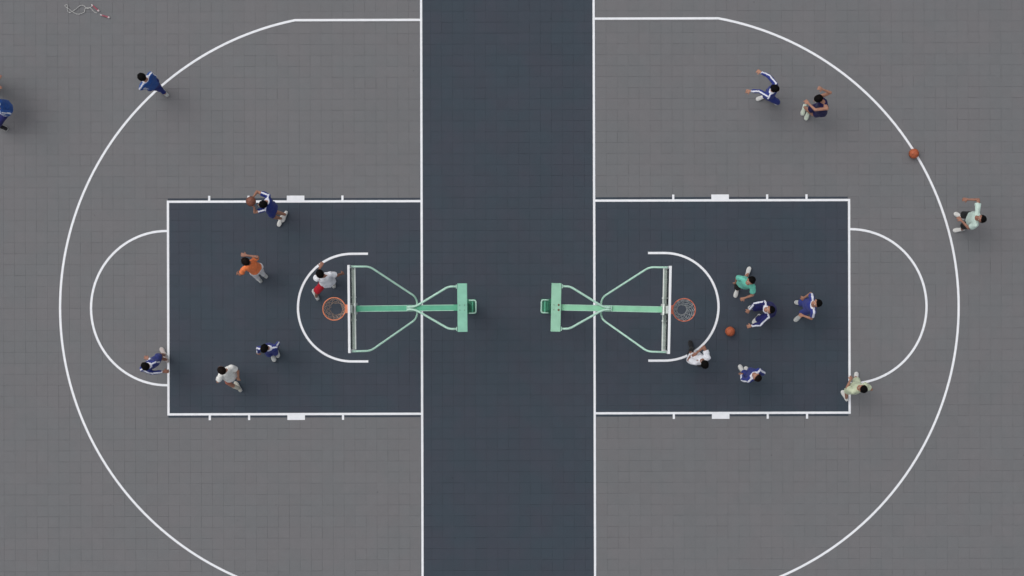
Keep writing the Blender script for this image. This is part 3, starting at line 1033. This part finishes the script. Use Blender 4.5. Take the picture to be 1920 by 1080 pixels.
people = [
    # left court
    dict(seed=1, label='person in bright blue tracksuit and dark blue trousers walking over the upper left arc line', head=(265, 144, 1.52), face=(150, -12), chest=(273, 149, 1.34), pelvis=(284, 157, .88), yaw=145,
         lh=(279, 163, -.85), rh=(285, 146, 0), elbow=dict(l=az(200) - Vector((0, 0, .5))), lf=(303, 170, .09), rf=(309, 175, .10), ldir=150, rdir=140,
         shirt=track_top(SKYB, 'bright_blue'), legs=dict(name='dark_blue', col=(.016, .028, .16, 1), len='long', stripe=True), shoe=GSHOE),
    dict(seed=2, label='person in blue jacket, navy trousers and black shoes cut off by the left edge', head=(-20, 190, 1.5), face=(200, 0), chest=(-10, 194, 1.34), pelvis=(4, 200, .90), yaw=195,
         lh=(9, 212, -.8), rh=(-18, 180, 0), elbow=dict(l=az(-5)), lf=(-1, 236, .09), rf=(-18, 215, .09), ldir=-25, rdir=200,
         shirt=dict(track_top(SKYB, 'bright_blue'), loose=.045, hem=.10), legs=dict(name='navy', col=NAVY, len='long'), shoe=dict(name='black_shoe', col=(.02, .02, .022, 1))),
    dict(seed=3, label='person in dark clothes almost wholly beyond the left edge, only the hands showing', head=(-38, 150, 1.5), face=(10, 0), chest=(-33, 152, 1.34), pelvis=(-30, 156, .88), yaw=5,
         lh=(-9, 141, 1.0), rh=(-8, 168, 1.0), lf=(-22, 150, .09), rf=(-20, 166, .09), ldir=10, rdir=-10,
         shirt=dict(name='charcoal', col=(.03, .03, .033, 1), sleeve='long', cuff=True, loose=.01), legs=dict(name='black', col=BLACK, len='long'), shoe=GSHOE),
    dict(seed=4, label='person in navy blue kit and white shoes aiming a basketball at the lane line', head=(491, 383, 1.52), face=(185, 5), chest=(499, 379, 1.34), pelvis=(509, 391, .90), yaw=172,
         lh=(477, 388, 1.42), rh=(476, 368, 1.42), elbow=dict(l=az(265) * .5 - Vector((0, 0, 1)), r=az(80) * .6 - Vector((0, 0, 1))), lf=(527, 410, .09), rf=(534, 402, .12), ldir=250, rdir=245,
         lhand=dict(dir=az(165), palm=az(90), thumb=Vector((0, 0, 1)), spread=1.5, curl=.45), rhand=dict(dir=az(195), palm=az(-90), thumb=Vector((0, 0, 1)), spread=1.5, curl=.45),
         shirt=polo((.022, .038, .205, 1), 'navy_blue'), legs=dict(name='navy_blue', col=(.022, .038, .205, 1), len='short', frac=.62), shoe=WSHOE),
    dict(seed=5, label='person in orange shirt and white trousers with one hand raised to the head', head=(459, 489.5, 1.52), face=(140, -10), chest=(466, 495, 1.34), pelvis=(480, 505, .88), yaw=133,
         rh=(463, 479, 1.50), lh=(446, 513, 0), elbow=dict(r=az(0) + Vector((0, 0, .5)), l=az(260)), rf=(495, 516, .09), lf=(485, 524, .09), rdir=140, ldir=130,
         shirt=dict(name='orange', col=(.84, .22, .075, 1), sleeve='short', loose=.012, hem=-.02), legs=dict(name='off_white', col=(.72, .72, .73, 1), len='long'), shoe=GSHOE, hair='hair_brown', skin='skin_dark'),
    dict(seed=6, label='person in white shirt and red shorts reaching out beside the left hoop', head=(599, 512.5, 1.52), face=(105, -15), chest=(605, 518, 1.34), pelvis=(613, 527, .86), yaw=110,
         lh=(600, 502, -.75), rh=(641, 513, -.985), elbow=dict(l=az(230) - Vector((0, 0, 1))), lf=(593, 556, .13), rf=(625, 533, .09), ldir=115, rdir=100, knee=dict(l=az(215)),
         shirt=dict(name='white_shirt', col=WHITE, sleeve='short', loose=.030, hem=.10, cuff_flare=.012), legs=dict(name='red', col=(.42, .012, .025, 1), len='short', frac=1.0), shoe=GSHOE, skin='skin_dark'),
    dict(seed=7, label='person in royal blue tracksuit top and shorts stepping beside the left free throw line', head=(272, 686, 1.52), face=(135, -12), chest=(277, 686, 1.34), pelvis=(287, 680, .87), yaw=118,
         rh=(279, 673, -.8), lh=(306, 697, -.97), elbow=dict(r=az(-20) - Vector((0, 0, 1)), l=az(220)), rf=(308, 665, .09), lf=(311, 674, .12), rdir=122, ldir=125,
         shirt=track_top(), legs=dict(name='royal_blue', col=BLUE, len='short', frac=.8), shoe=dict(name='pink_grey_shoe', col=(.48, .42, .40, 1)), skin='skin_dark'),
    dict(seed=8, label='person in loose white shirt and pale socks running in the lower left of the key', head=(415, 694, 1.52), face=(140, -12), chest=(422, 696, 1.34), pelvis=(431, 703, .87), yaw=132,
         rh=(447, 708, 0), lh=(413, 697, -.62), elbow=dict(r=az(30), l=az(240) - Vector((0, 0, 1))), lf=(447, 728, .16), rf=(434, 703, .10), ldir=125, rdir=120, knee=dict(l=az(200)),
         shirt=dict(name='ivory', col=(.80, .80, .77, 1), sleeve='short', loose=.03, hem=.10, cuff_flare=.015), legs=dict(name='terracotta', col=(.45, .14, .09, 1), len='short', frac=.62), sock=('beige', (.46, .44, .37, 1), .6), shoe=dict(name='beige_shoe', col=(.48, .47, .41, 1)), hair='hair_brown'),
    dict(seed=9, label='person in royal blue kit with white shoulder stripes and pale shoes below the left hoop', head=(495.5, 654, 1.52), face=(250, -15), chest=(502, 653, 1.34), pelvis=(505, 653, .87), yaw=275,
         rh=(484, 661, 0), lh=(520, 646, 0), elbow=dict(l=az(60) - Vector((0, 0, .5)), r=az(140) - Vector((0, 0, 1))), rf=(509, 664, .09), lf=(517, 656, .09), rdir=292, ldir=285,
         shirt=track_top(), legs=dict(name='royal_blue', col=BLUE, len='long'), shoe=GSHOE),
    # right court
    dict(seed=10, label='person in royal blue tracksuit with both arms flung backwards, upper right of the picture', head=(1453.5, 166.5, 1.52), face=(-25, -8), chest=(1449, 169, 1.34), pelvis=(1445, 174, .88), yaw=-28,
         lh=(1427, 136, -.985), rh=(1407, 171, -.97), elbow=dict(l=az(70), r=az(90) + Vector((0, 0, .5))), lf=(1433, 181, .09), rf=(1450, 186, .20), ldir=-160, rdir=-40,
         shirt=track_top(), legs=dict(name='royal_blue', col=BLUE, len='long'), shoe=WSHOE),
    dict(seed=11, label='person in dark navy vest and pale shoes raising one bare arm, upper right', head=(1531, 183, 1.50), face=(205, -20), chest=(1545, 191, 1.32), pelvis=(1540, 205, .84), yaw=205,
         rh=(1543, 168, 1.5), lh=(1516, 194, -.92), elbow=dict(r=az(10) + Vector((0, 0, .5)), l=az(250)), lf=(1516, 210, .09), rf=(1509, 201, .09), ldir=250, rdir=255,
         shirt=dict(name='dark_navy', col=(.014, .013, .068, 1), sleeve='none', loose=.02, hem=.10), legs=dict(name='dark_navy', col=(.014, .013, .068, 1), len='short', frac=.8), shoe=dict(name='pale_green_shoe', col=(.55, .62, .52, 1)), hair='hair'),
    dict(seed=12, label='person in mint shirt and black shorts with one arm out, outside the right arc', head=(1839, 410, 1.52), face=(172, 38), chest=(1833, 408, 1.34), pelvis=(1824, 411, .87), yaw=172,
         rh=(1815, 374, 1.05), lh=(1803, 414, -.85), elbow=dict(r=az(-20) + Vector((0, 0, .8)), l=az(280) - Vector((0, 0, .6))), rf=(1804, 407, .09), lf=(1804, 430, .09), rdir=148, ldir=188, skin='skin_dark',
         shirt=dict(name='mint', col=(.52, .65, .59, 1), sleeve='short', loose=.03, hem=.08, cuff_flare=.012), legs=dict(name='black', col=BLACK, len='short', frac=1.0), shoe=WSHOE),
    dict(seed=13, label='person in teal shirt and black shorts running with bent arms near the right hoop', head=(1407, 527.5, 1.50), face=(222, 32), chest=(1402, 530, 1.32), pelvis=(1395, 530, .86), yaw=232,
         rh=(1380, 529, 0), lh=(1396, 559, -.9), elbow=dict(r=az(120), l=az(-40) - Vector((0, 0, .4))), rf=(1383, 543, .09), lf=(1402, 514, .14), rdir=255, ldir=70,
         shirt=dict(name='teal', col=(.15, .55, .43, 1), sleeve='short', loose=.03, hem=.10, cuff_flare=.01), legs=dict(name='black', col=BLACK, len='short', frac=.95), shoe=WSHOE),
    dict(seed=14, label='person in blue tracksuit crouching with both striped sleeves reaching low to the left', head=(1443, 581, 1.40), face=(185, 45), chest=(1438, 580, 1.2), pelvis=(1446, 580, .72), yaw=195,
         rh=(1405, 581, 0), lh=(1409, 611, 0), elbow=dict(r=az(115) + Vector((0, 0, .3)), l=az(280) + Vector((0, 0, .2))), rf=(1419, 576, .09), lf=(1422, 595, .09), rdir=185, ldir=232,
         shirt=track_top(NAVY, 'navy', stripe_w=.020), legs=dict(name='navy', col=NAVY, len='long'), shoe=WSHOE),
    dict(seed=15, label='person in blue polo and shorts with face turned up, farthest right inside the key', head=(1531, 568.5, 1.52), face=(180, 36), chest=(1525, 572, 1.34), pelvis=(1516, 574, .88), yaw=185,
         rh=(1508, 558, -.88), lh=(1506, 592, -.85), elbow=dict(r=az(60) - Vector((0, 0, .7)), l=az(300) - Vector((0, 0, .5))), rf=(1506, 569, .09), lf=(1502, 592, .09), rdir=170, ldir=222,
         shirt=polo((.036, .050, .25, 1), 'mid_blue', stripe_w=.024), legs=dict(name='mid_blue', col=(.036, .050, .25, 1), len='short', frac=.9), shoe=GSHOE),
    dict(seed=16, label='person in white shirt and black trousers standing on the lower right no-charge arc', head=(1321, 682, 1.50), face=(110, -5), chest=(1317, 676, 1.32), pelvis=(1304, 672, .86), yaw=108,
         rh=(1306, 662, 1.12), lh=(1296, 665, -.9), elbow=dict(r=az(60) + Vector((0, 0, .4)), l=az(180) - Vector((0, 0, 1))), lf=(1297, 653, .09), rf=(1312, 681, .12), ldir=100, rdir=90, skin='skin_dark',
         shirt=dict(name='white_shirt', col=WHITE, sleeve='short', loose=.035, hem=.10, cuff_flare=.01), legs=dict(name='black', col=BLACK, len='long'), shoe=dict(name='black_shoe', col=(.02, .02, .022, 1), sole_name='dark_sole', sole=(.03, .03, .03, 1))),
    dict(seed=17, label='person in royal blue tracksuit with one white shoe forward, lowest in the right key', head=(1418, 706, 1.50), face=(135, 34), chest=(1414, 704, 1.32), pelvis=(1410, 704, .86), yaw=135,
         lh=(1391, 703, 0), rh=(1428, 702, 0), elbow=dict(l=az(225), r=az(-20) - Vector((0, 0, .6))), lf=(1394, 698, .09), rf=(1407, 700, .09), ldir=118, rdir=130,
         shirt=track_top(stripe_w=.022), legs=dict(name='royal_blue', col=BLUE, len='long'), shoe=WSHOE, hair='hair_brown'),
    dict(seed=18, label='person in pale green shirt striding over the lower right corner of the key', head=(1617, 728, 1.50), face=(145, 14), chest=(1612, 728, 1.32), pelvis=(1603, 728, .84), yaw=118,
         lh=(1594, 713, -.9), rh=(1625, 723, -.8), elbow=dict(l=az(210) - Vector((0, 0, .5)), r=az(-30) - Vector((0, 0, 1))), rf=(1606, 713, .09), lf=(1587, 746, .09), rdir=85, ldir=118,
         shirt=dict(name='pale_green', col=(.56, .62, .44, 1), sleeve='short', loose=.03, hem=.08, cuff_flare=.012), legs=dict(name='pale_green', col=(.56, .62, .44, 1), len='short', frac=.8), shoe=WSHOE),
]
for spec in people:
    make_person(spec)
